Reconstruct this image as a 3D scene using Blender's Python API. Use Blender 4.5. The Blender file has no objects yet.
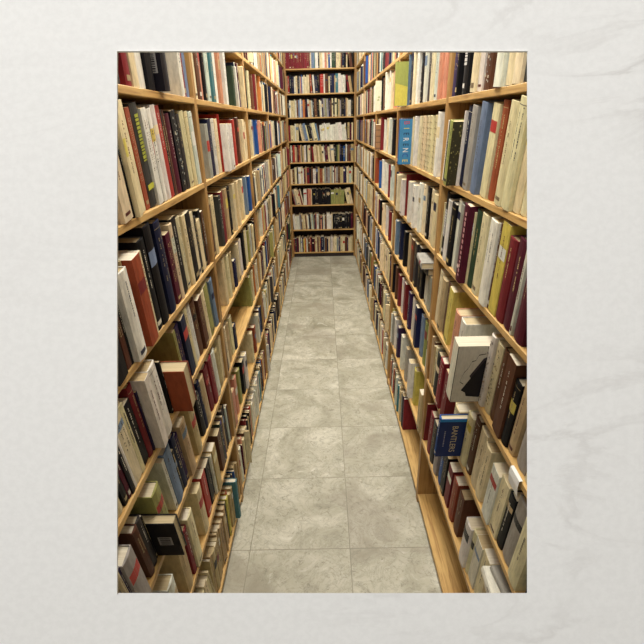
import bpy, math, random
from mathutils import Vector, Matrix
S = bpy.context.scene
COL = S.collection
random.seed(41)
R = random.random
U = random.uniform

# ------------------------------------------------------------------ materials
def lin(c):
    return tuple(((v/255)/12.92 if v/255 <= .04045 else ((v/255+.055)/1.055)**2.4) for v in c)

def new_mat(name, rough=.6, spec=.3):
    m = bpy.data.materials.new(name); m.use_nodes = True
    nt = m.node_tree; b = nt.nodes['Principled BSDF']
    b.inputs['Roughness'].default_value = rough
    b.inputs['Specular IOR Level'].default_value = spec
    return m, nt, b

def N(nt, t, **kw):
    n = nt.nodes.new(t)
    for k, v in kw.items():
        if k in n.inputs: n.inputs[k].default_value = v
        else: setattr(n, k, v)
    return n

def mixc(nt, fac, a, b, mode='MIX'):
    n = nt.nodes.new('ShaderNodeMix'); n.data_type = 'RGBA'; n.blend_type = mode
    for i, v in ((0, fac), (6, a), (7, b)):
        if isinstance(v, bpy.types.NodeSocket): nt.links.new(v, n.inputs[i])
        elif v is not None: n.inputs[i].default_value = v if i == 0 else (*v, 1)
    return n.outputs[2]

def ramp(nt, src, stops):
    n = nt.nodes.new('ShaderNodeValToRGB'); e = n.color_ramp.elements
    while len(e) < len(stops): e.new(.5)
    for k, (p, c) in enumerate(stops):
        e[k].position = p; e[k].color = (*c, 1) if len(c) == 3 else c
    nt.links.new(src, n.inputs[0]); return n.outputs[0]

def coord(nt, scale, kind='Object', rot=(0, 0, 0)):
    t = nt.nodes.new('ShaderNodeTexCoord'); m = nt.nodes.new('ShaderNodeMapping')
    m.inputs['Scale'].default_value = scale; m.inputs['Rotation'].default_value = rot
    nt.links.new(t.outputs[kind], m.inputs[0]); return m.outputs[0]

def noise(nt, vec, scale, detail=5, rough=.55, dist=0.0):
    n = N(nt, 'ShaderNodeTexNoise'); n.inputs['Scale'].default_value = scale
    n.inputs['Detail'].default_value = detail; n.inputs['Roughness'].default_value = rough
    n.inputs['Distortion'].default_value = dist
    nt.links.new(vec, n.inputs['Vector']); return n.outputs[0]

def bump(nt, b, h, strength, dist=.001):
    n = N(nt, 'ShaderNodeBump'); n.inputs['Strength'].default_value = strength; n.inputs['Distance'].default_value = dist
    nt.links.new(h, n.inputs['Height']); nt.links.new(n.outputs[0], b.inputs['Normal'])

def attr_mat(name, rough, spec, wear, sc):
    m, nt, b = new_mat(name, rough, spec)
    a = N(nt, 'ShaderNodeAttribute'); a.attribute_name = 'Col'
    v = coord(nt, (1, 1, .35))
    f = noise(nt, v, sc, 6, .65)
    w = ramp(nt, f, [(.35, (1-wear,)*3), (.6, (1, 1, 1))])
    nt.links.new(mixc(nt, 1.0, a.outputs['Color'], w, 'MULTIPLY'), b.inputs['Base Color'])
    bump(nt, b, f, .25, .0006)
    return m

M = {}
M['cover'] = attr_mat('book_cloth_and_card', .55, .2, .28, 60)
M['ink'] = attr_mat('printed_ink', .5, .3, .15, 120)
m, nt, b = new_mat('page_edges', .9, .1)
a = N(nt, 'ShaderNodeAttribute'); a.attribute_name = 'Col'
f = noise(nt, coord(nt, (1, 90, 1)), 9, 3)
nt.links.new(mixc(nt, 1.0, a.outputs['Color'], ramp(nt, f, [(.3, (.72, .68, .62)), (.65, (1, 1, 1))]), 'MULTIPLY'), b.inputs['Base Color'])
bump(nt, b, f, .4, .0006)
M['pages'] = m

def wood(name, scale, light, dark):
    m, nt, b = new_mat(name, .48, .35)
    f = noise(nt, coord(nt, scale), 5, 7, .6, .6)
    g = noise(nt, coord(nt, (3, 3, 3)), 1.3, 3)
    c = ramp(nt, f, [(.28, dark), (.5, light), (.75, tuple(min(1, x*1.12) for x in light))])
    c = mixc(nt, 1.0, c, ramp(nt, g, [(.3, (.78, .7, .6)), (.62, (1, 1, 1))]), 'MULTIPLY')
    nt.links.new(c, b.inputs['Base Color']); bump(nt, b, f, .15, .0006)
    return m
PL, PD = lin((204, 167, 104)), lin((152, 110, 60))
M['board_y'] = wood('pine_board_long_grain', (14, .7, 14), PL, PD)
M['board_x'] = wood('pine_board_cross_run', (.7, 14, 14), lin((190, 160, 98)), lin((140, 104, 56)))
M['post'] = wood('pine_upright', (14, 14, .7), lin((176, 138, 84)), lin((124, 86, 48)))
M['back'] = wood('shade_dark_back', (8, 8, .6), lin((58, 42, 34)), lin((30, 22, 22)))  # back coloured dark to stand in for shadow in the gaps
M['plinth'] = wood('dark_plinth', (8, .6, 8), lin((46, 36, 34)), lin((26, 20, 22)))

# floor tiles: 0.51 m square stone with joints, clouds, veins and pits
m, nt, b = new_mat('stone_floor_tiles', .5, .35)
tc = nt.nodes.new('ShaderNodeTexCoord'); mp = nt.nodes.new('ShaderNodeMapping')
mp.inputs['Location'].default_value = (-.1+.51*20, -1.69+.512*20, 0)
nt.links.new(tc.outputs['Object'], mp.inputs[0])
br = N(nt, 'ShaderNodeTexBrick'); br.offset = 0; br.squash = 1
for k, v in (('Scale', 1), ('Mortar Size', .0022), ('Mortar Smooth', .2), ('Bias', 0), ('Brick Width', .51), ('Row Height', .512)):
    br.inputs[k].default_value = v
br.inputs['Color1'].default_value = (0, 0, 0, 1); br.inputs['Color2'].default_value = (1, 1, 1, 1); br.inputs['Mortar'].default_value = (.5, .5, .5, 1)
nt.links.new(mp.outputs[0], br.inputs['Vector'])
off = nt.nodes.new('ShaderNodeVectorMath'); off.operation = 'MULTIPLY_ADD'
nt.links.new(br.outputs['Color'], off.inputs[0]); off.inputs[1].default_value = (7.3, 3.1, 9.7); nt.links.new(tc.outputs['Object'], off.inputs[2])
V = off.outputs[0]
cloud = noise(nt, V, 2.6, 8, .62, 1.4)
vein = noise(nt, V, 5.5, 10, .72, 2.2)
pit = noise(nt, V, 26, 8, .8, 1.2)
big = noise(nt, V, 1.3, 4, .5, .5)
c = ramp(nt, cloud, [(.3, lin((148, 144, 124))), (.48, lin((180, 176, 157))), (.62, lin((201, 197, 180)))])
c = mixc(nt, ramp(nt, vein, [(.46, (0, 0, 0)), (.49, (.5,)*3), (.52, (0, 0, 0))]), c, lin((134, 130, 114)))
c = mixc(nt, ramp(nt, vein, [(.60, (0, 0, 0)), (.68, (.6, .6, .6))]), c, lin((224, 221, 210)))
c = mixc(nt, ramp(nt, pit, [(.36, (.65,)*3), (.47, (0, 0, 0))]), c, lin((112, 108, 90)))
c = mixc(nt, ramp(nt, big, [(.56, (0, 0, 0)), (.62, (.5, .5, .5))]), c, lin((146, 138, 122)))
c = mixc(nt, ramp(nt, br.outputs['Color'], [(0, (.25,)*3), (1, (0,)*3)]), c, lin((150, 146, 126)))
c = mixc(nt, ramp(nt, br.outputs['Fac'], [(0, (0, 0, 0)), (1, (.6,)*3)]), c, lin((104, 98, 82)))
nt.links.new(c, b.inputs['Base Color']); bump(nt, b, pit, .18, .002)
M['floor'] = m

# pale veined marble slab
m, nt, b = new_mat('white_marble', .75, .12)
v = coord(nt, (1, 1, 1))
w1 = noise(nt, coord(nt, (1.0, 2.6, 1), rot=(0, 0, math.radians(-32))), 4.2, 9, .6, .9)
w2 = noise(nt, v, 3.0, 3, .5, .3)
w3 = noise(nt, v, 140, 4, .6)
gx = nt.nodes.new('ShaderNodeSeparateXYZ'); nt.links.new(v, gx.inputs[0])
side_ = ramp(nt, gx.outputs[0], [(0, (.12,)*3), (.25, (1, 1, 1))])
mask = mixc(nt, 1.0, ramp(nt, w2, [(.44, (0, 0, 0)), (.6, (1, 1, 1))]), side_, 'MULTIPLY')
vv = ramp(nt, w1, [(.44, (0, 0, 0)), (.495, (.42,)*3), (.53, (.05,)*3), (.6, (0, 0, 0))])
sp = ramp(nt, noise(nt, coord(nt, (1, 1.8, 1), rot=(0, 0, .5)), 11, 3, .5, .5), [(.66, (0, 0, 0)), (.8, (.4,)*3)])
base = mixc(nt, ramp(nt, w3, [(.4, (0, 0, 0)), (.6, (1, 1, 1))]), lin((227, 227, 225)), lin((231, 231, 229)))
mul = mixc(nt, 1.0, vv, mask, 'MULTIPLY')
c = mixc(nt, mul, base, lin((178, 174, 170)))
c = mixc(nt, mixc(nt, 1.0, sp, mask, 'MULTIPLY'), c, lin((196, 190, 184)))
nt.links.new(c, b.inputs['Base Color']); bump(nt, b, w3, .1, .0006)
M['marble'] = m
m, nt, b = new_mat('white_card', .6, .2)
nt.links.new(ramp(nt, noise(nt, coord(nt, (1, 1, 1)), 60), [(.3, lin((226, 226, 222))), (.7, lin((236, 236, 232)))]), b.inputs['Base Color'])
M['card'] = m
m, nt, b = new_mat('plain_plaster', .9, .1)
nt.links.new(ramp(nt, noise(nt, coord(nt, (1, 1, 1)), 8), [(.3, lin((150, 142, 126))), (.7, lin((166, 158, 142)))]), b.inputs['Base Color'])
M['plaster'] = m

# ------------------------------------------------------------------ mesh helper
class MB:
    def __init__(s): s.v = []; s.f = []; s.c = []; s.m = []; s.sm = []
    def add(s, vs, fs, cols, mi=0, T=None, smooth=False):
        o = len(s.v)
        s.v += [tuple(T @ Vector(p)) for p in vs] if T else vs
        s.f += [tuple(i+o for i in f) for f in fs]
        s.c += cols if isinstance(cols, list) else [cols]*len(fs)
        s.m += [mi]*len(fs); s.sm += [smooth]*len(fs)
    def box(s, x0, x1, y0, y1, z0, z1, col=(1, 1, 1), mi=0, T=None):
        vs = [(x, y, z) for x in (x0, x1) for y in (y0, y1) for z in (z0, z1)]
        s.add(vs, [(0, 1, 3, 2), (4, 6, 7, 5), (0, 4, 5, 1), (2, 3, 7, 6), (0, 2, 6, 4), (1, 5, 7, 3)], col, mi, T)
    def mesh(s, name, mats):
        me = bpy.data.meshes.new(name); me.from_pydata(s.v, [], s.f)
        at = me.color_attributes.new('Col', 'FLOAT_COLOR', 'CORNER')
        buf = []
        for f, c in zip(s.f, s.c): buf += [*c, 1.0]*len(f)
        at.data.foreach_set('color', buf)
        me.polygons.foreach_set('material_index', s.m)
        me.polygons.foreach_set('use_smooth', s.sm)
        for k in mats: me.materials.append(M[k])
        me.update(); return me
    def obj(s, name, mats, parent=None, bevel=0):
        o = bpy.data.objects.new(name, s.mesh(name, mats)); COL.objects.link(o)
        if parent: o.parent = parent
        if bevel:
            b = o.modifiers.new('bevel', 'BEVEL'); b.width = bevel; b.segments = 2; b.limit_method = 'ANGLE'
        return o

def tag(o, **k):
    for a, v in k.items():
        if v: o[a] = v
    return o

# ------------------------------------------------------------------ camera
H = 2.0
FPX, TH, YAW, ROLL = 459.0, .41018, -.008178, -.024877
Fw = Vector((math.sin(YAW)*math.cos(TH), math.cos(YAW)*math.cos(TH), -math.sin(TH)))
Rt = Fw.cross(Vector((0, 0, 1))).normalized(); Up = Rt.cross(Fw)
R2 = Rt*math.cos(ROLL)+Up*math.sin(ROLL); U2 = -Rt*math.sin(ROLL)+Up*math.cos(ROLL)
CP = Vector((0, 0, H))
cam = bpy.data.objects.new('camera', bpy.data.cameras.new('camera')); COL.objects.link(cam)
cam.matrix_world = Matrix.Translation(CP) @ Matrix((R2, U2, -Fw)).transposed().to_4x4()
cam.data.sensor_width = 36; cam.data.lens = 36*FPX/644; cam.data.clip_start = .02
S.camera = cam
def proj(P):
    d = Vector(P)-CP; z = d.dot(Fw)
    if z <= .05: return None
    return 322+FPX*d.dot(R2)/z, 322-FPX*d.dot(U2)/z

# ------------------------------------------------------------------ room shell
XF = .5                  # shelf fronts stand at x = -0.5 and +0.5
YE = 7.257               # front of the end bookcase
q = MB(); q.box(-1.6, 1.6, -3.0, 8.2, -.08, 0); tag(q.obj('floor', ['floor']), kind='structure')
q = MB(); q.box(-1.6, -1.5, -3.0, 8.2, 0, 3.1); tag(q.obj('wall_left', ['plaster']), kind='structure')
q = MB(); q.box(1.5, 1.6, -3.0, 8.2, 0, 3.1); tag(q.obj('wall_right', ['plaster']), kind='structure')
q = MB(); q.box(-1.5, 1.5, 8.1, 8.2, 0, 3.1); tag(q.obj('wall_end', ['plaster']), kind='structure')

# marble slab with the rectangular picture opening, and its thin white card edge
D = .45
def px(u, v, d=D): return Fw*d + R2*((u-322)/FPX*d) - U2*((v-322)/FPX*d)
SM = Matrix.Translation(CP+Fw*D) @ Matrix((R2, U2, -Fw)).transposed().to_4x4()   # slab frame: x right, y up, z towards the viewer
k = D/FPX
ox0, ox1, oy0, oy1 = (118-322)*k, (527-322)*k, (322-593)*k, (322-52.5)*k
X0, X1, Y1 = -1.0, 1.0, .47
Y0 = -1.99
q = MB()
th = .012; fl = .004
vs = [(X0, Y0, 0), (X1, Y0, 0), (X1, Y1, 0), (X0, Y1, 0), (ox0, oy0, 0), (ox1, oy0, 0), (ox1, oy1, 0), (ox0, oy1, 0)]
vs += [(X0, Y0, -th), (X1, Y0, -th), (X1, Y1, -th), (X0, Y1, -th), (ox0-fl*3, oy0-fl*3, -th), (ox1+fl*3, oy0-fl*3, -th), (ox1+fl*3, oy1+fl*3, -th), (ox0-fl*3, oy1+fl*3, -th)]
fs = [(0, 1, 5, 4), (1, 2, 6, 5), (2, 3, 7, 6), (3, 0, 4, 7), (8, 12, 13, 9), (9, 13, 14, 10), (10, 14, 15, 11), (11, 15, 12, 8)]
fs += [(0, 8, 9, 1), (1, 9, 10, 2), (2, 10, 11, 3), (3, 11, 8, 0), (4, 5, 13, 12), (5, 6, 14, 13), (6, 7, 15, 14), (7, 4, 12, 15)]
q.add(vs, fs, (1, 1, 1))
o = q.obj('marble_slab', ['marble']); o.matrix_world = SM; tag(o, kind='structure')  # added slab in place of the marble surface the postcard lies on
q = MB(); e = .0005; hh = .0022
for (a, b_, c_, d_) in ((ox0-e, ox0, oy0-e, oy1+e), (ox0, ox1, oy1, oy1+e)):
    q.box(a, b_, c_, d_, 0, hh)
o = q.obj('trim_1', ['card']); o.matrix_world = SM; tag(o, kind='structure')

# ------------------------------------------------------------------ bookcases
ZL = [.06, .469, .829, 1.133, 1.433, 1.777, 2.099, 2.405, 2.72]
ZR = [.06, .441, .813, 1.133, 1.455, 1.767, 2.078, 2.37, 2.70]
ZE = [.078, .444, .827, 1.145, 1.456, 1.751, 2.071, 2.381, 2.692]
YL = [.70, 2.035, 3.42, 4.78, 6.13, 7.24]
YR = [.70, 2.012, 3.29, 4.60, 5.92, 7.24]
BT, DEP, PT = .021, .27, .019
ORD = ['first', 'second', 'third', 'fourth', 'fifth', 'sixth', 'seventh', 'eighth', 'ninth', 'tenth', 'eleventh', 'twelfth', 'thirteenth', 'fourteenth', 'fifteenth', 'sixteenth', 'seventeenth', 'eighteenth', 'nineteenth', 'twentieth']
def ordn(n):
    if n <= 20: return ORD[n-1]
    t, r = divmod(n, 10); T = {2: 'twent', 3: 'thirt', 4: 'fort', 5: 'fift', 6: 'sixt'}[t]
    return T+'ieth' if r == 0 else T+'y-'+ORD[r-1]
BAY = ['nearest', 'second', 'third', 'fourth', 'farthest']

def bookcase(x0, rot, w, zs, label, group, top=3.0):
    """front lower corner at local origin; local x into the depth, local y along the shelf"""
    e = bpy.data.objects.new('bookcase', None); COL.objects.link(e)
    e.location = x0; e.rotation_euler = (0, 0, rot)
    tag(e, label=label, category='bookcase', group=group)
    end = abs(rot-math.pi/2) < .1
    bm = 'board_y'
    for y0, y1 in ((-w/2+.0005, -w/2+PT), (w/2-PT, w/2-.0005)):
        q = MB(); q.box(0, DEP, y0, y1, 0, top); q.obj('side_panel', ['post'], e, .0015)
    for z in zs:
        q = MB(); q.box(.0, DEP-.008, -w/2+PT+.0003, w/2-PT-.0003, z-(.017 if end else BT), z); q.obj('shelf', [bm], e, .002)
    q = MB(); q.box(0, DEP-.008, -w/2+PT+.0003, w/2-PT-.0003, top-BT, top); q.obj('top_board', [bm], e, .002)
    q = MB(); q.box(DEP-.007, DEP-.001, -w/2+PT+.0003, w/2-PT-.0003, zs[0], top-BT); q.obj('back_panel', ['back'], e)
    q = MB(); q.box(.02, .035, -w/2+PT+.0003, w/2-PT-.0003, 0, zs[0]-BT); q.obj('plinth', ['plinth'], e)
    return e
for side, ys, zs, sx in (('left', YL, ZL, -1), ('right', YR, ZR, 1)):
    for i in range(5):
        y0, y1 = ys[i], ys[i+1]
        bookcase((sx*XF, (y0+y1)/2, 0), math.pi if sx < 0 else 0, y1-y0, zs,
                 '%s of the five pine bookcases along the %s side of the aisle' % (BAY[i] if i else 'nearest', side), 'bookcases lining the aisle')
bookcase((0, YE, 0), math.pi/2, 1.0, ZE, 'pine bookcase of nine rows closing the far end of the aisle', '')

# ------------------------------------------------------------------ books
PAL = {  # letter: (sRGB, word)
 'c': ((224, 208, 166), 'cream'), 'w': ((226, 222, 206), 'white'), 'b': ((186, 162, 118), 'tan'), 't': ((96, 62, 44), 'brown'),
 'k': ((15, 14, 20), 'black'), 'n': ((24, 30, 62), 'navy'), 'r': ((122, 36, 42), 'dark red'), 'R': ((172, 52, 44), 'red'),
 'm': ((78, 20, 40), 'maroon'), 'g': ((150, 148, 84), 'olive'), 'G': ((50, 70, 52), 'dark green'), 'l': ((112, 132, 158), 'grey-blue'),
 'B': ((40, 84, 150), 'blue'), 'y': ((206, 188, 92), 'yellow'), 'p': ((206, 140, 112), 'salmon'), 'v': ((54, 38, 76), 'violet'),
 's': ((158, 154, 144), 'grey'), 'd': ((58, 54, 54), 'dark grey'), 'o': ((192, 118, 60), 'orange'), 'q': ((70, 120, 128), 'teal'),
 'u': ((150, 74, 46), 'rust'), 'x': ((200, 208, 196), 'pale green')}
WEI = 'cccccccccccccwwwwwwwwwbbbbbbttttkkkkknnnrrRmmgGlBypvsssddoqux'
def jit(c, a=10):
    k = U(-a, a); return lin(tuple(max(8, min(245, v+(k+U(-a/2, a/2))*(.35+.65*min(1, v/150)))) for v in c))

def book_parts(h, d, t, col, kind, rnd, marks=True, art=None, flip=False, side=-1):
    """three shape lists in local space: spine at x=0 facing -x, thickness about y=0..t, height z"""
    cov, pag, ink, band = MB(), MB(), MB(), MB()
    bt = min(.0028, t*.16) if kind == 'hard' else .0007
    yp = .0035 if kind == 'hard' else .0003
    r = 0
    x0 = 0.0
    # boards + rounded spine as one shell (outer profile)
    segs = 5 if kind == 'hard' else 2
    bulge = (.004 if kind == 'hard' else .0012)
    prof = []
    for i in range(segs+1):
        a = i/segs
        prof.append((bulge*(1-math.sin(a*math.pi)) if True else 0, t*a))
    outer = [(d, 0)] + prof + [(d, t)]
    inner = [(d, bt)] + [(bulge+bt, bt)] + [(bulge+bt, t-bt)] + [(d, t-bt)]
    # outer walls
    n = len(outer)
    vs = [(x, y, z) for z in (0, h) for x, y in outer]
    fs = [(i, i+1, n+i+1, n+i) for i in range(n-1)]
    cols = [col]*(n-1)
    cov.add(vs, [f[::-1] for f in fs], cols, 0)
    # inner walls
    m_ = len(inner)
    vs2 = [(x, y, z) for z in (0, h) for x, y in inner]
    cov.add(vs2, [(i, i+1, m_+i+1, m_+i) for i in range(m_-1)], tuple(min(1, c*.8+.1) for c in col), 0)
    # rims top/bottom: near board, spine, far board
    for z, top in ((0, False), (h, True)):
        pts = [(x, y, z) for x, y in outer] + [(x, y, z) for x, y in inner]
        I = n
        polys = [(0, 1, I+1, I)] + [tuple([I+1] + list(range(1, n-1)) + [I+2])] + [(n-2, n-1, I+3, I+2)]
        if not top: polys = [p[::-1] for p in polys]
        cov.add(pts, [p[::-1] for p in polys], col, 0)
    cov.add([(d, 0, 0), (d, bt, 0), (d, bt, h), (d, 0, h)], [(0, 1, 2, 3)], col)
    cov.add([(d, t-bt, 0), (d, t, 0), (d, t, h), (d, t-bt, h)], [(0, 1, 2, 3)], col)
    pc = lin(rnd.choice([(224, 212, 184), (206, 190, 154), (228, 220, 200), (190, 170, 132), (214, 198, 160)]))
    pag.box(bulge+bt+.0002, d-yp, bt+.0001, t-bt-.0001, yp, h-yp, pc)
    if marks:
        lum = sum(col)/3
        mc = lin(rnd.choice([(60, 50, 48), (90, 40, 36), (40, 44, 66), (120, 104, 80)])) if lum > .2 else lin(rnd.choice([(196, 176, 120), (214, 208, 190), (170, 150, 110)]))
        e = .0004
        def xs(y): return bulge*(1-math.sin(max(0, min(1, y/t))*math.pi))
        def patch(ya, yb, za, zb, c, ink=ink):
            K = 4 if kind == 'hard' and (yb-ya) > t*.5 else 2
            vs = []
            for i in range(K+1):
                y = ya+(yb-ya)*i/K
                # follow the faceted spine
                s_ = y/t*segs; i0 = min(segs-1, int(s_)); f_ = s_-i0
                xx = prof[i0][0]*(1-f_)+prof[i0+1][0]*f_ - e
                vs += [(xx, y, za), (xx, y, zb)]
            ink.add(vs, [(2*i, 2*i+1, 2*i+3, 2*i+2) for i in range(K)], c)
        style = rnd.random()
        if style < .25:      # label band
            z1 = h*rnd.uniform(.7, .86); hh_ = h*rnd.uniform(.08, .2)
            c2 = jit(PAL[rnd.choice('wckrRnbyl')][0])
            patch(t*.04, t*.96, z1-hh_, z1, c2, band); e = .0007
        if style > .15 and t > .008:     # running title, irregular strokes
            z = h*rnd.uniform(.8, .93); zend = h*rnd.uniform(.3, .55); w = min(.006, t*.28); y = t*.5
            two = t > .022 and rnd.random() < .5
            while z > zend:
                l = rnd.uniform(.002, .0055)
                if rnd.random() < .8:
                    ww = w*rnd.uniform(.55, 1)
                    if two:
                        patch(t*.3-ww/2*.8, t*.3+ww/2*.8, z-l, z, mc)
                        if rnd.random() < .8: patch(t*.68-ww/2*.8, t*.68+ww/2*.8, z-l, z, mc)
                    else: patch(y-ww/2, y+ww/2, z-l, z, mc)
                z -= l+rnd.uniform(.0008, .003)
        if not band.f and rnd.random() < .4: patch(t*.2, t*.8, h*.05, h*.05+rnd.uniform(.006, .016), mc, band)
        if kind == 'hard' and rnd.random() < .4:
            for zz in (.93,): patch(t*.03, t*.97, h*zz, h*zz+.0016, mc)
    return cov, pag, ink, band

def clear_flip(mbs, d):      # turn the book round so the page edges face the aisle
    for mb in mbs:
        mb.v = [(d-x, y, z) for x, y, z in mb.v]; mb.f = [f[::-1] for f in mb.f]

books = []   # records
def rec(side, bay, lev, y0, t, h, d, colk, lean=0, prot=0.0, flip=False, kind=None, art=None, z=None, note=None):
    books.append(dict(side=side, bay=bay, lev=lev, y0=y0, t=t, h=h, d=d, k=colk, lean=lean, prot=prot, flip=flip,
                      kind=kind or ('hard' if t > .022 and R() < .7 else 'soft'), art=art, note=note, z=z, seed=random.randrange(10**9)))

def y_of(u, x, z):
    lo, hi = .5, 9
    for _ in range(36):
        m_ = (lo+hi)/2; p = proj((x, m_, z))
        if p is None or ((p[0] < u) == (x < 0)): lo = m_
        else: hi = m_
    return lo
MID = .12
# near rows read off the place: start pixel on the mid line of the row : colour : height cm : protrusion cm(/f = page edges out, /name = cover art)
ROWS = {
 ('L', 6): (3, .01, 24, '112:k:25 128:r:24 134:c:25 140:w:25 149:k:24:1 155:m:25 160:k:25:4/barcode 182:w:25 185:r:24 188:l:26 | 196:c:23 199:t:24 202:p:24 206:k:25 209:x:26:1 214:q:25 217:w:24 222:p:25:2 228:w:26:2 236:G:19 | 247:k:22 251:c:22 254:t:21 256:r:22 258:b:23 262:o:24'),
 ('L', 5): (8, .14, 23, '112:c:26:2 121:k:22 122:c:24:3 129:c:25:2 139:u:24 143:d:25/lime 150:w:24 155:k:21 157:w:24:1 162:w:25:1 165:R:25 169:k:24 171:t:24 174:m:23 178:k:24/speck 184:d:23 187:c:24 191:c:24 194:x:24 197:w:24 199:m:23 | 207:s:20 211:n:22 214:w:22 217:c:22 221:R:24 224:w:20:8 231:w:20:8 234:R:22 238:t:23 240:b:22 243:c:22 | 249:n:21 252:c:22 254:l:22 257:B:22 260:p:22 262:t:20'),
 ('L', 4): (7, .14, 22, '108:k:18:4 117:t:22:1 123:k:23:2 129:w:22:4 134:b:23 137:u:23:6 147:c:23:1 151:k:25:2 157:k:28:2 165:n:27:1 172:m:22 176:c:24 179:k:25 184:c:24 188:c:24 191:k:24 195:c:23 198:d:21 200:c:19 203:k:22 205:t:21 | 211:t:21:0 214:c:24 221:d:22 223:r:23 227:b:23 230:k:23 234:c:23 238:c:23 243:c:22 247:l:22 250:B:21 253:b:23 257:b:22 261:w:21'),
 ('L', 3): (11, .12, 21, '112:k:20 116:m:19 119:k:21 122:w:21 126:c:22:1 131:c:22 134:k:20 140:r:23 144:v:20 148:w:23:6 156:p:21:4 158:w:23:6 165:k:19:0 172:u:15:7/f 180:g:21 182:v:21 186:n:22 190:c:24 193:w:22 197:t:22 201:t:21 205:c:21 208:g:22 213:l:21 216:p:22 220:r:22 | 225:c:22 229:c:21 232:b:20 235:n:14 238:c:20 241:w:20 244:k:22 246:c:21 | 249:k:19 252:g:18 256:o:20 259:b:21 262:w:20'),
 ('L', 2): (11, .1, 21, '108:t:20 114:s:20 120:c:21:2 127:v:20:2 133:s:20:4 141:t:19 145:d:19 149:k:18 155:k:14:9/label/f 162:g:21:5 169:w:21 171:l:22 176:k:18 178:n:22 182:v:20:1 187:b:22:3 195:b:21:3 199:k:19 202:n:22 205:b:21:1 209:r:21 212:r:22 215:w:22 218:b:19 | 221:n:22 226:c:21 229:b:20 232:c:20 234:n:13 251:g:19 253:c:20 255:o:20'),
 ('L', 1): (7, .08, 20, '165:r:19:2 176:w:20:3 183:b:20 190:r:22:1 196:c:24:4 203:c:22:2 206:R:21 210:k:20 213:w:21 215:b:22:1 220:t:20 | 224:k:22 229:b:22 233:p:20 237:p:21 240:g:20 243:k:20 246:w:21:2 252:c:20 255:u:18 258:w:20'),
 ('R', 6): (4, .01, 25, '531:d:21 521:c:22 513:c:25 506:l:24 500:w:25:3 489:t:24/speck 481:w:25 475:c:25:1 465:k:25/white 457:k:25 455:v:26 450:m:24 | 444:p:25 440:p:25:1 435:x:25 432:c:25 429:d:25 426:w:26 421:k:25/speck 416:w:24 413:c:24 411:n:25 408:l:25 404:g:20:9/sunny 399:l:20:7 | 395:p:20 392:c:20 389:w:23 386:w:24 383:t:21 381:k:23 379:w:20:5/map'),
 ('R', 5): (9, .10, 24, '534:c:26 526:c:25:1 517:c:25:2 507:c:24:2 497:u:25 490:c:24:1 480:l:26:1 472:s:24 466:n:24 461:w:23 455:g:20:5/moss 450:k:20:3 447:w:20:3 445:R:25 | 439:w:23:1 435:c:22/ruled 431:c:22/ruled 428:c:22/ruled 424:c:22/ruled 420:c:22 416:w:22 412:c:22 409:B:21:8/letters 404:p:19:6 401:t:20 398:d:21 | 393:k:21 390:w:22 387:c:22 384:w:21 381:r:23 377:t:18:5/boxes 373:c:20'),
 ('R', 4): (7, .10, 24, '532:m:22 521:w:22 517:m:23:1 508:r:22:1 501:y:25:1 495:t:24 490:w:24:2 481:c:24:1 475:G:24 471:c:23 467:m:25:3/letters2 461:s:23 457:w:24 453:k:22:1 449:w:22 446:k:24/white 442:c:20 | 436:c:21 432:c:22/speck 428:k:22 424:c:22 419:w:22:3 414:w:20:4 409:w:20:4 406:r:22 403:w:19:6 398:c:20:5 | 392:x:22 389:r:21 386:w:21 383:w:22 380:B:20:1 376:u:20'),
 ('R', 3): (9, .10, 23, '532:s:22 520:b:22 514:k:20 507:t:24:1 499:t:23 494:c:23/speck 486:w:24:1/speck 476:w:20:11/sketch 462:w:20:8 456:p:20:7 451:y:22 447:t:22 443:b:22 439:c:23 435:r:20 | 431:s:16 427:w:16 423:k:16 419:k:22 416:d:22 413:t:22 409:b:22 404:k:20 400:n:22 397:l:21 | 392:c:21 389:r:20 386:w:21 383:c:20 380:k:20'),
 ('R', 2): (9, .10, 22, '540:d:20 525:c:22:1 515:s:23:1 508:k:20 503:c:21 495:w:20:1 486:c:21 481:c:23 474:t:23 469:c:21:1 466:k:20 464:B:17:12/title 455:c:18:7 446:r:23:5 441:r:22:3 437:k:20:2 | 431:w:22 428:g:21 425:g:22 421:l:21 417:n:22 413:w:22 409:v:21 405:r:22 402:w:21 399:r:20 396:t:21 393:k:20'),
 ('R', 1): (8, .10, 20, '535:k:18 524:u:18 514:k:18 509:g:18/speck 503:w:18:3 495:s:18 489:b:21 483:c:22 477:w:21 472:c:21 467:w:20:2 459:t:20 454:u:20 449:r:20 445:k:21 442:B:21 438:s:21 434:d:22 430:r:22:1 426:r:22 | 422:b:22:3 414:y:21 410:w:22:2 406:s:21 402:w:22 398:v:21 395:w:21'),
}
used_to = {}
def base_z(side, lev): return {'L': ZL, 'R': ZR, 'E': ZE}[side][lev]
def bays(side): return {'L': YL, 'R': YR}[side]
SETB = .008
def limits(side, bay):
    ys = bays(side); return ys[bay]+PT+.001, ys[bay+1]-PT-.001

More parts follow.
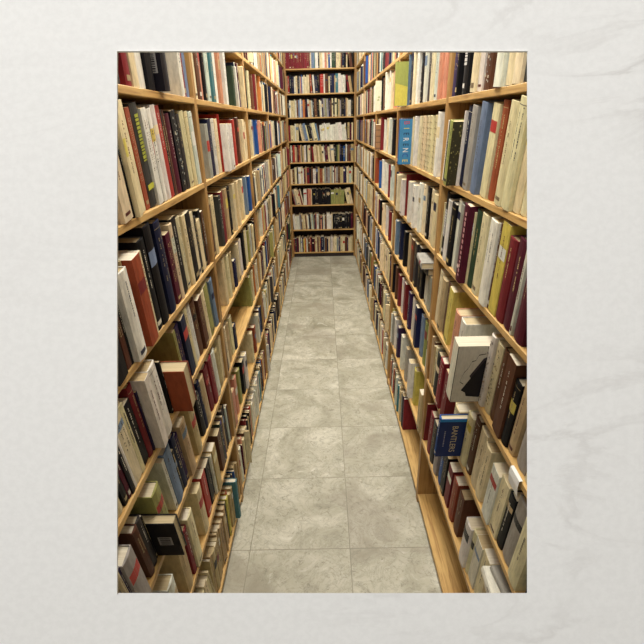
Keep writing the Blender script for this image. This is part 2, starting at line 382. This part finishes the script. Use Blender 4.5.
for (side, lev), (lean0, midz, hdef, text) in ROWS.items():
    MID = .01 if lev == 6 else .12
    sx = -1 if side == 'L' else 1
    ent = []
    toks = text.split(); bay = 0
    for ti, tk in enumerate(toks):
        if tk == '|': bay += 1; continue
        p = tk.split('/'); flags = p[1:]; a = p[0].split(':')
        u = float(a[0]); ck = a[1]; h = min(float(a[2] if len(a) > 2 else hdef)/100*1.13, (ZL if side == 'L' else ZR)[lev+1]-(ZL if side == 'L' else ZR)[lev]-BT-.012); pr = float(a[3])/100 if len(a) > 3 else 0; pr *= .85 if flags else .45
        ent.append([bay, u, ck, h, pr, flags])
    z = base_z(side, lev)
    by = {}
    for e_ in ent: by.setdefault(e_[0], []).append(e_)
    for bay, L in by.items():
        lo, hi = limits(side, bay)
        ys_ = [y_of(e_[1], sx*(XF+SETB-min(e_[4], .03)), z+MID) for e_ in L]
        cur = lo; prevlean = 0
        lean_base = lean0 if bay == 0 else lean0*.45
        if ys_[0] > lo+.03 and bay == 0:      # books out of frame before the first listed one
            a_ = math.radians(lean_base); y = lo+.27*math.tan(a_)
            while y < ys_[0]+MID*math.tan(a_)-.02:
                t = U(.02, .035); 
                if y+t > ys_[0]+MID*math.tan(a_): break
                rec(side, bay, lev, y, t-.001, .195 if (side, lev) == ('R', 1) else U(.21, .25), U(.14, .17), random.choice(WEI), a_); y += t/math.cos(a_)
            cur = y; prevlean = a_
        for i, e_ in enumerate(L):
            lean = math.radians(max(0, lean_base + (R()-.5)*1.0))
            nx = ys_[i+1] if i+1 < len(L) else ys_[i]+ (ys_[i]-ys_[i-1] if i else .025)*.9
            foot = ys_[i]+MID*math.tan(lean)
            if i and prevlean < lean < prevlean+math.radians(1.2): lean = prevlean
            foot = max(foot, cur+max(0, e_[3]*(math.tan(lean)-math.tan(prevlean))))
            nfoot = nx+MID*math.tan(lean)
            t = (nfoot-foot)*math.cos(lean)-.0008
            t = max(.009, min(t, .055))
            if foot+t/math.cos(lean) > hi: t = (hi-foot)*math.cos(lean)
            if t < .006: break
            rec(side, bay, lev, foot, t, e_[3], min(.235, (.17 if e_[4] < .03 else .19)+U(-.01, .015)), e_[2], lean, e_[4]+U(-.004, .007),
                'f' in e_[5], None, next((f_ for f_ in e_[5] if f_ != 'f'), None))
            cur = foot+t/math.cos(lean)+.0006; prevlean = lean
        used_to[(side, bay, lev)] = (cur, prevlean, len(L))

def fill(side, bay, lev, lo, hi, start_lean=0, gap=.1, headroom=.28):
    y = lo; prev = start_lean; hmean = U(.235, .265)
    pal = WEI + random.choice(['cccccc', 'wwwwww', 'kknn', 'rrtt', 'bbcccc', 'cwcwcw'])
    run = 0
    while y < hi-.02:
        if run <= 0:
            run = random.randint(4, 14)
            tgt = random.choice([0, 0, 0, 0, math.radians(U(2, 6)), math.radians(U(5, 14))]) if side != 'E' else random.choice([0, 0, 0, 0, 0, math.radians(U(2, 5)), math.radians(U(7, 13))])
            ks = [random.choice(pal) for _ in range(3)]; mono = R() < .14; hm = min(headroom-.03, max(.2, random.gauss(hmean, .014)))
        run -= 1
        if mono and ks[0] in 'BqoRypvGul': mono = False
        t = max(.009, min(.05, random.lognormvariate(-3.85, .42)))
        h = max(.15, min(headroom-.02, hm+U(-.022, .022)))
        a_ = tgt
        if a_ > prev: y += h*(math.tan(a_)-math.tan(prev))
        if y+t/math.cos(a_) > hi: break
        ck = ks[0] if mono else random.choice(pal)
        pr = random.choice([.015, .03]) if R() < .025 and side != 'E' else U(-.008, .008)
        rec(side, bay, lev, y, t-.0006, h, U(.13, .19), ck, a_, pr)
        y += t/math.cos(a_)+.0004; prev = a_
        if R() < gap*.1: y += U(.02, .09)

for side in 'LR':
    for bay in range(5):
        lo, hi = limits(side, bay)
        for lev in range(0, 9):
            if side == 'R' and lev == 0 and bay == 0: continue
            st = used_to.get((side, bay, lev))
            z = base_z(side, lev); zn = base_z(side, lev+1) if lev < 8 else 3.0
            head = min(.27, zn-z-BT-.02)
            if st:
                if st[0] < hi-.03: fill(side, bay, lev, st[0]+.001, hi, st[1], headroom=head)
            elif side == 'R' and lev == 0 and bay == 1:
                fill(side, bay, lev, lo+.55, hi, headroom=head)
            else: fill(side, bay, lev, lo, hi, headroom=head)
# end bookcase: y0 runs from the left (x=-0.5)
for lev in range(9):
    zn = ZE[lev+1] if lev < 8 else 3.0
    fill('E', 0, lev, -.5+PT+.001, .5-PT-.001, gap=.02, headroom=min(.262, zn-ZE[lev]-BT-.015))

def book_matrix(B):
    side = B['side']; z = base_z(side, B['lev']) + .0005
    h, t, a = B['h'], B['t'], B['lean']
    s = SETB - B['prot']
    if side == 'R':
        # local y = +Y ; lean top towards -Y
        Mx = Matrix.Translation((XF+s, B['y0'], z)) @ Matrix.Rotation(a, 4, 'X')
    elif side == 'L':
        # local x -> -X, local y -> -Y ; near side (lower Y) is local y=t ; pivot about it
        Mx = Matrix.Translation((-XF-s, B['y0'], z)) @ Matrix.Rotation(math.pi, 4, 'Z') @ Matrix.Rotation(-a, 4, 'X') @ Matrix.Translation((0, -t, 0))
    else:
        # local x -> +Y, local y -> -X ; leans to the left of the aisle
        Mx = Matrix.Translation((B['y0'], YE+s+.01, z)) @ Matrix.Rotation(math.pi/2, 4, 'Z') @ Matrix.Rotation(-a, 4, 'X') @ Matrix.Translation((0, -t, 0))
    return Mx

def visible_area(B, Mx):
    pts = [proj(Mx @ Vector(p)) for p in ((0, 0, 0), (0, B['t'], 0), (0, B['t'], B['h']), (0, 0, B['h']))]
    if any(p is None for p in pts): return 0
    cx = sum(p[0] for p in pts)/4; cy = sum(p[1] for p in pts)/4
    xs = [max(118, min(527, p[0])) for p in pts]; ys_ = [max(52, min(593, p[1])) for p in pts]
    ar = 0
    for i in range(4):
        j = (i+1) % 4; ar += xs[i]*ys_[j]-xs[j]*ys_[i]
    ar = abs(ar)/2
    if cx < 116 or cx > 529: ar = min(ar, 30 if ar > 25 else 0)
    if B['prot'] > .03: ar *= 1.6
    return ar

for B in books:
    B['M'] = book_matrix(B); B['area'] = visible_area(B, B['M'])
order = sorted(books, key=lambda b: -b['area'])
for i, B in enumerate(order): B['solo'] = i < 292 and B['area'] > 3
for (side, bay, lev) in sorted({(b['side'], b['bay'], b['lev']) for b in books}):
    row = sorted([b for b in books if (b['side'], b['bay'], b['lev']) == (side, bay, lev)], key=lambda b: b['y0'])
    n = 0
    for i, b in enumerate(row):
        if b['area'] > 1: n += 1; b['n'] = n
        b['prev'] = row[i-1]['k'] if i and row[i-1]['area'] > 1 else None
        b['next'] = row[i+1]['k'] if i+1 < len(row) else None

def text_mesh(txt, size):
    cu = bpy.data.curves.new('lettering', 'FONT'); cu.body = txt; cu.size = size; cu.align_x = 'CENTER'; cu.align_y = 'CENTER'
    o = bpy.data.objects.new('lettering', cu); COL.objects.link(o)
    dg = bpy.context.evaluated_depsgraph_get(); dg.update()
    me = bpy.data.meshes.new_from_object(o.evaluated_get(dg)); 
    vs = [tuple(v.co) for v in me.vertices]; fs = [tuple(p.vertices) for p in me.polygons]
    bpy.data.objects.remove(o); bpy.data.curves.remove(cu); bpy.data.meshes.remove(me)
    return vs, fs

def near_face(B):
    """frame on the cover that faces the viewer: returns fn(a along depth from the spine edge, z, lift) -> local point"""
    t = B['t']; e = .0005
    if B['side'] == 'R': return lambda a, z: (a, -e, z)
    return lambda a, z: (a, t+e, z)

def art(B, ink, rnd):
    A = B['art']; t, h, d = B['t'], B['h'], B['d']; nf = near_face(B)
    flipdir = 1 if B['side'] == 'R' else -1
    def quad(a0, a1, z0, z1, c): ink.add([nf(a0, z0), nf(a1, z0), nf(a1, z1), nf(a0, z1)], [(0, 1, 2, 3) if flipdir > 0 else (3, 2, 1, 0)], c)
    def poly(pts, c): ink.add([nf(a, z) for a, z in pts], [tuple(range(len(pts)))], c)
    def spinequad(y0, y1, z0, z1, c): ink.add([(-.0006, y0, z0), (-.0006, y1, z0), (-.0006, y1, z1), (-.0006, y0, z1)], [(0, 3, 2, 1)], c)
    K = lin((24, 22, 30))
    if A == 'barcode' or A == 'label':
        if A == 'barcode': a0, a1, z0, z1 = .018, .05, .05, .125
        else: a0, a1, z0, z1 = .02, .06, .055, .095
        quad(a0, a1, z0, z1, lin((150, 146, 142)))
        L_ = ink
        zz = z0+.004
        while zz < z1-.006:
            l = rnd.uniform(.0015, .004)
            ink.add([(p[0], p[1]+(.0003 if B['side'] == 'L' else -.0003), p[2]) for p in (nf(a0+.005, zz), nf(a1-.005, zz), nf(a1-.005, zz+l), nf(a0+.005, zz+l))], [(0, 1, 2, 3)], K)
            zz += l+rnd.uniform(.002, .004)
    elif A == 'sunny':
        quad(.0, d*.9, 0.0, h, lin((170, 176, 92)))
        ink.add([(x, y-.0003, z) for x, y, z in (nf(0, 0), nf(.07, 0), nf(.085, h*.42), nf(0, h*.52))], [(0, 1, 2, 3)], lin((220, 206, 92)))
        ink.add([(x, y-.0003, z) for x, y, z in (nf(.07, 0), nf(.14, 0), nf(.14, h*.5), nf(.085, h*.3))], [(0, 1, 2, 3)], lin((52, 84, 122)))
    elif A == 'map':
        quad(0, d, 0, h, lin((226, 218, 190)))
        for i in range(5): 
            a = rnd.uniform(.01, .05); z = rnd.uniform(.02, h-.04)
            ink.add([(x, y-.0003, z2) for x, y, z2 in (nf(a, z), nf(a+.02, z), nf(a+.016, z+.014), nf(a+.003, z+.01))], [(0, 1, 2, 3)], lin((176, 184, 128)))
    elif A == 'boxes':
        quad(0, d, 0, h, lin((150, 112, 78)))
        for i in range(4): 
            ink.add([(x, y-.0003, z2) for x, y, z2 in (nf(.004, .012+i*h*.24), nf(.06, .012+i*h*.24), nf(.06, .018+i*h*.24), nf(.004, .018+i*h*.24))], [(0, 1, 2, 3)], lin((88, 64, 48)))
    elif A == 'moss':
        quad(.0, d, 0, h, lin((58, 54, 34)))
        for i in range(60):
            a = rnd.uniform(.0, .06); z = rnd.uniform(.002, h-.012); s_ = rnd.uniform(.002, .006)
            ink.add([(x, y-.0003-.00001*i, z2) for x, y, z2 in (nf(a, z), nf(a+s_, z), nf(a+s_*.8, z+s_), nf(a+s_*.2, z+s_*1.2))], [(0, 1, 2, 3)], lin(rnd.choice([(128, 118, 66), (150, 140, 84), (98, 92, 50)])))
    elif A == 'letters':
        quad(0, d, 0, h, lin((64, 132, 176)))
        cs = [(196, 66, 74), (226, 206, 84), (30, 40, 70), (232, 228, 222), (36, 52, 66), (232, 228, 222), (52, 70, 150), (226, 206, 84)]
        for i, (ch, c_) in enumerate(zip('BIERENCE', cs)):
            vs, fs = text_mesh(ch, .034)
            zc = h*(1-(i+.6)/8.3)
            # letters lie on their side down the cover
            ink.add([(.036+y*1.3, -.0009, zc-x*.95) for x, y, _ in vs], [f for f in fs], lin(c_))
    elif A == 'title':
        quad(0, d, 0, h, lin((22, 44, 98)))
        vs, fs = text_mesh('BANTLERS', .034)
        ink.add([(.058+y*.9, -.0009, h*.48-x*.86) for x, y, _ in vs], [f for f in fs], lin((206, 190, 150)))
        ink.add([(.0, -.0009, h-.012), (d, -.0009, h-.012), (d, -.0009, h), (0, -.0009, h)], [(0, 1, 2, 3)], lin((44, 128, 196)))
        z = h*.7
        for i in range(10):
            l = rnd.uniform(.003, .008); quad2 = [(.022, -.0009, z-l), (.026, -.0009, z-l), (.026, -.0009, z), (.022, -.0009, z)]
            ink.add(quad2, [(0, 1, 2, 3)], lin((150, 150, 160))); z -= l+.003
    elif A == 'sketch':
        quad(0, d, 0, h, lin((206, 200, 184)))
        def P(pts, c): ink.add([(a, -.0009, z) for a, z in pts], [tuple(range(len(pts)))], c)
        P([(.03, .05), (.045, .04), (.05, .025), (.09, .02), (.12, .03), (.12, .19), (.09, .17), (.055, .1)], K)
        P([(.055, .1), (.09, .17), (.12, .19), (.118, .198), (.085, .178), (.05, .11)], lin((60, 52, 56)))
        pts = [(.034, .075), (.022, .085), (.03, .12), (.042, .14), (.05, .165), (.062, .17), (.068, .19), (.09, .195)]
        for (a0, z0), (a1, z1) in zip(pts, pts[1:]):
            P([(a0, z0), (a1, z1), (a1, z1+.0025), (a0, z0+.0035)], K)
        P([(0, 0), (.002, 0), (.002, h), (0, h)], K)
    elif A == 'letters2':
        z = h*.92
        while z > .03:
            l = rnd.uniform(.006, .016); spinequad(t*.15, t*.4, z-l, z, lin((206, 150, 150))); z -= l+rnd.uniform(.003, .008)
        spinequad(t*.35, t*.75, .05, .062, lin((220, 200, 190)))
    elif A == 'lime':
        z = h*.9
        while z > h*.45:
            l = rnd.uniform(.004, .009); spinequad(t*.25, t*.75, z-l, z, lin((166, 170, 60))); z -= l+.003
        spinequad(t*.05, t*.95, .05, .066, lin((196, 196, 70)))
    elif A == 'ruled':
        for i in range(9): spinequad(t*.02, t*.98, h*(.08+.1*i), h*(.08+.1*i)+.002, lin((120, 104, 70)))
        spinequad(t*.45, t*.55, .004, h-.004, lin((140, 122, 84)))
    elif A == 'white':
        z = h*.75
        while z > h*.35:
            l = rnd.uniform(.005, .011); spinequad(t*.25, t*.8, z-l, z, lin((206, 204, 200))); z -= l+.003
        spinequad(t*.3, t*.7, .02, .035, lin((214, 212, 206)))
    elif A == 'speck':
        base_dark = sum(B['col'])/3 < .2
        for i in range(34):
            y = rnd.uniform(.05, .75)*t; z = rnd.uniform(.01, h-.02); s_ = rnd.uniform(.003, .009)
            c_ = rnd.choice([(190, 190, 176), (120, 140, 140), (206, 196, 170)] if base_dark else [(96, 70, 56), (150, 120, 60), (60, 54, 56)])
            ink.add([(-.0006-.00001*i, y, z), (-.0006-.00001*i, y+min(s_, t*.25), z+.001), (-.0006-.00001*i, y+min(s_, t*.25)*.8, z+s_), (-.0006-.00001*i, y, z+s_*.8)], [(0, 3, 2, 1)], lin(c_))

ARTW = {'barcode': 'with a pale barcode label', 'label': 'with a pale sticker', 'sunny': 'with green and yellow cover', 'map': 'with faint green drawing',
        'boxes': 'with banded brown cover', 'moss': 'with mossy green cover', 'letters': 'with stacked coloured letters', 'title': 'with pale capital lettering',
        'sketch': 'with black figure drawing', 'letters2': 'with pink lettering', 'lime': 'with lime lettering', 'ruled': 'with ruled lines', 'white': 'with white lettering', 'speck': 'with speckled spine'}
labels = set()
def make_label(B):
    word = PAL[B['k']][1]
    if B['art'] == 'letters' or B['art'] == 'title': word = 'blue'
    size = 'thick ' if B['t'] > .036 else 'thin ' if B['t'] < .014 else ''
    typ = 'hardback' if B['kind'] == 'hard' else 'paperback'
    lean = 'leaning ' if B['lean'] > .1 else ''
    where = '%s bookcase' % ({'L': BAY[B['bay']]+' left', 'R': BAY[B['bay']]+' right', 'E': 'far end'}[B['side']])
    pos = '%s book, %s shelf up, %s' % (ordn(B.get('n', 1)), ORD[B['lev']], where)
    front = size+word+' '+typ
    if B['flip']: front += ' with page edges outward'
    elif B['art']: front += ' '+ARTW[B['art']]
    elif B['prot'] > .03: front += ' jutting out'
    elif B['prev'] and B['prev'] != B['k']: front += ' beside a '+PAL[B['prev']][1]+' one'
    elif B['next'] and B['next'] != B['k']: front += ' beside a '+PAL[B['next']][1]+' one'
    s = front+', '+pos
    if lean and len((lean+s).split()) <= 16: s = lean+s
    if len(s.split()) > 16: s = s.replace(size, '', 1) if size else s
    while len(s.split()) > 16: s = s.replace(' book,', ',', 1) if ' book,' in s else ' '.join(s.split()[:16])
    return s

far = MB()
for B in books:
    rnd = random.Random(B['seed'])
    B['col'] = jit(PAL[B['k']][0], 9)
    solo = B['solo']
    if not solo and B['area'] < .5 and B['side'] != 'E' and B['area'] == 0 and B['bay'] == 0 and not (-40 < (proj(B['M'] @ Vector((0, 0, .1))) or (-99, 0))[0] < 690):
        continue
    parts = book_parts(B['h'], B['d'], B['t'], B['col'], B['kind'], rnd, marks=not B['flip'] and (solo or (B['area'] > 8 and rnd.random() < .7)) and B['art'] not in ('letters', 'sketch', 'ruled', 'sunny', 'lime', 'white', 'letters2', 'speck'))
    cov, pag, ink, band = parts
    if B['flip']: clear_flip((cov, pag, ink, band), B['d'])
    if B['art']: art(B, ink, rnd)
    if solo:
        o = cov.obj('book', ['cover']); o.matrix_world = B['M']
        lb = make_label(B)
        if lb in labels: print('DUP', lb)
        labels.add(lb)
        tag(o, label=lb, category='book', group='books standing on the aisle shelves')
        pag.obj('page_block', ['pages'], o)
        if band.f: band.obj('label_band', ['ink'], o)
        if ink.f:
            ink.obj('cover_print' if B['art'] in ('letters', 'title', 'sketch', 'sunny', 'moss', 'map', 'boxes', 'barcode', 'label') else 'spine_print', ['ink'], o)
    else:
        for mi, mb in enumerate((cov, pag, ink, band)):
            if mb.f: far.add(mb.v, mb.f, mb.c, min(mi, 2), B['M'])
o = far.obj('book', ['cover', 'pages', 'ink'])
tag(o, label='smaller books filling the far shelves and the end bookcase', category='books', kind='stuff')
print('books', len(books), 'solo', sum(b['solo'] for b in books), 'min area', min(b['area'] for b in books if b['solo']))

# ------------------------------------------------------------------ books lying flat, loose paper
def flat_book(x, y, z, rot, h, d, t, colk, label, kind='hard'):
    rnd = random.Random(h*1000+t)
    cov, pag, ink, band = book_parts(h, d, t, lin(PAL[colk][0]), kind, rnd)
    # lie the book on its side: thickness becomes up
    Mx = Matrix.Translation((x, y, z)) @ Matrix.Rotation(rot, 4, 'Z') @ Matrix.Rotation(math.pi/2, 4, 'X')
    o = cov.obj('book', ['cover']); o.matrix_world = Mx
    tag(o, label=label, category='book', group='books lying flat')
    pag.obj('page_block', ['pages'], o)
    if ink.f: ink.obj('spine_print', ['ink'], o)
    if band.f: band.obj('label_band', ['ink'], o)
zt = ZR[1]+.18*1.13+.013
flat_book(XF-.02, 1.03, zt+.003, math.radians(-3), .21, .15, .034, 'w', 'white book lying flat on upright books at the lower right')
flat_book(XF+.0, 1.015, zt+.0376, math.radians(4), .19, .14, .018, 's', 'grey book lying on the white flat book at the lower right')
z3 = ZR[3]+.16*1.13+.003
flat_book(XF-.02, 2.29, z3, math.radians(2), .2, .15, .036, 'd', 'dark grey book lying flat on short books behind the nearest right upright')
flat_book(XF-.03, 2.275, z3+.0365, math.radians(-5), .19, .14, .03, 's', 'pale grey book topmost of two lying flat behind the nearest right upright')
q = MB()
yy0, yy1, zz = .925, .985, ZR[3]
prof = [(XF+.003, zz+.0022), (XF+.0, zz+.002), (XF-.006, zz+.0005), (XF-.008, zz-.02), (XF-.005, zz-.05)]
vs = [(x, y, z) for x, z in prof for y in (yy0, yy1)] + [(x-.0008, y, z+.0008) for x, z in prof for y in (yy0, yy1)]
n = len(prof); fs = []
for i in range(n-1): fs += [(2*i, 2*i+1, 2*i+3, 2*i+2), (2*n+2*i, 2*n+2*i+2, 2*n+2*i+3, 2*n+2*i+1)]
for i in range(n-1): fs += [(2*i, 2*i+2, 2*n+2*i+2, 2*n+2*i), (2*i+1, 2*n+2*i+1, 2*n+2*i+3, 2*i+3)]
q.add(vs, fs, (1, 1, 1)); tag(q.obj('paper_card', ['card']), label='white folded card hanging over a shelf edge at the far right', category='card')
# ------------------------------------------------------------------ light
def area(name, loc, rot, sx, sy, power, col):
    l = bpy.data.lights.new(name, 'AREA'); l.shape = 'RECTANGLE'; l.size = sx; l.size_y = sy; l.energy = power; l.color = col
    o = bpy.data.objects.new(name, l); COL.objects.link(o); o.location = loc; o.rotation_euler = rot; return o
W = (1, .95, .85)
for y, e_ in ((1.5, 37), (3.3, 57), (5.1, 47), (6.5, 13)):
    area('ceiling_lamp', (0, y, 3.35), (0, 0, 0), .5, 1.3, e_, W)
d_ = Vector((.55, 1.3, -2.3))
l = area('slab_fill_light', Vector((0, .41, 1.82))-d_.normalized()*3.0, d_.to_track_quat('-Z', 'Y').to_euler(), .7, .7, 60, (1, .985, .97))  # added light without a fixture, brightens the marble

w = bpy.data.worlds.new('world'); S.world = w; w.use_nodes = True
bg = w.node_tree.nodes['Background']; bg.inputs[0].default_value = (1, .99, .975, 1); bg.inputs[1].default_value = .575
S.view_settings.view_transform = 'Standard'; S.view_settings.look = 'None'; S.view_settings.gamma = 1; S.view_settings.use_curve_mapping = False
S.view_settings.exposure = 0
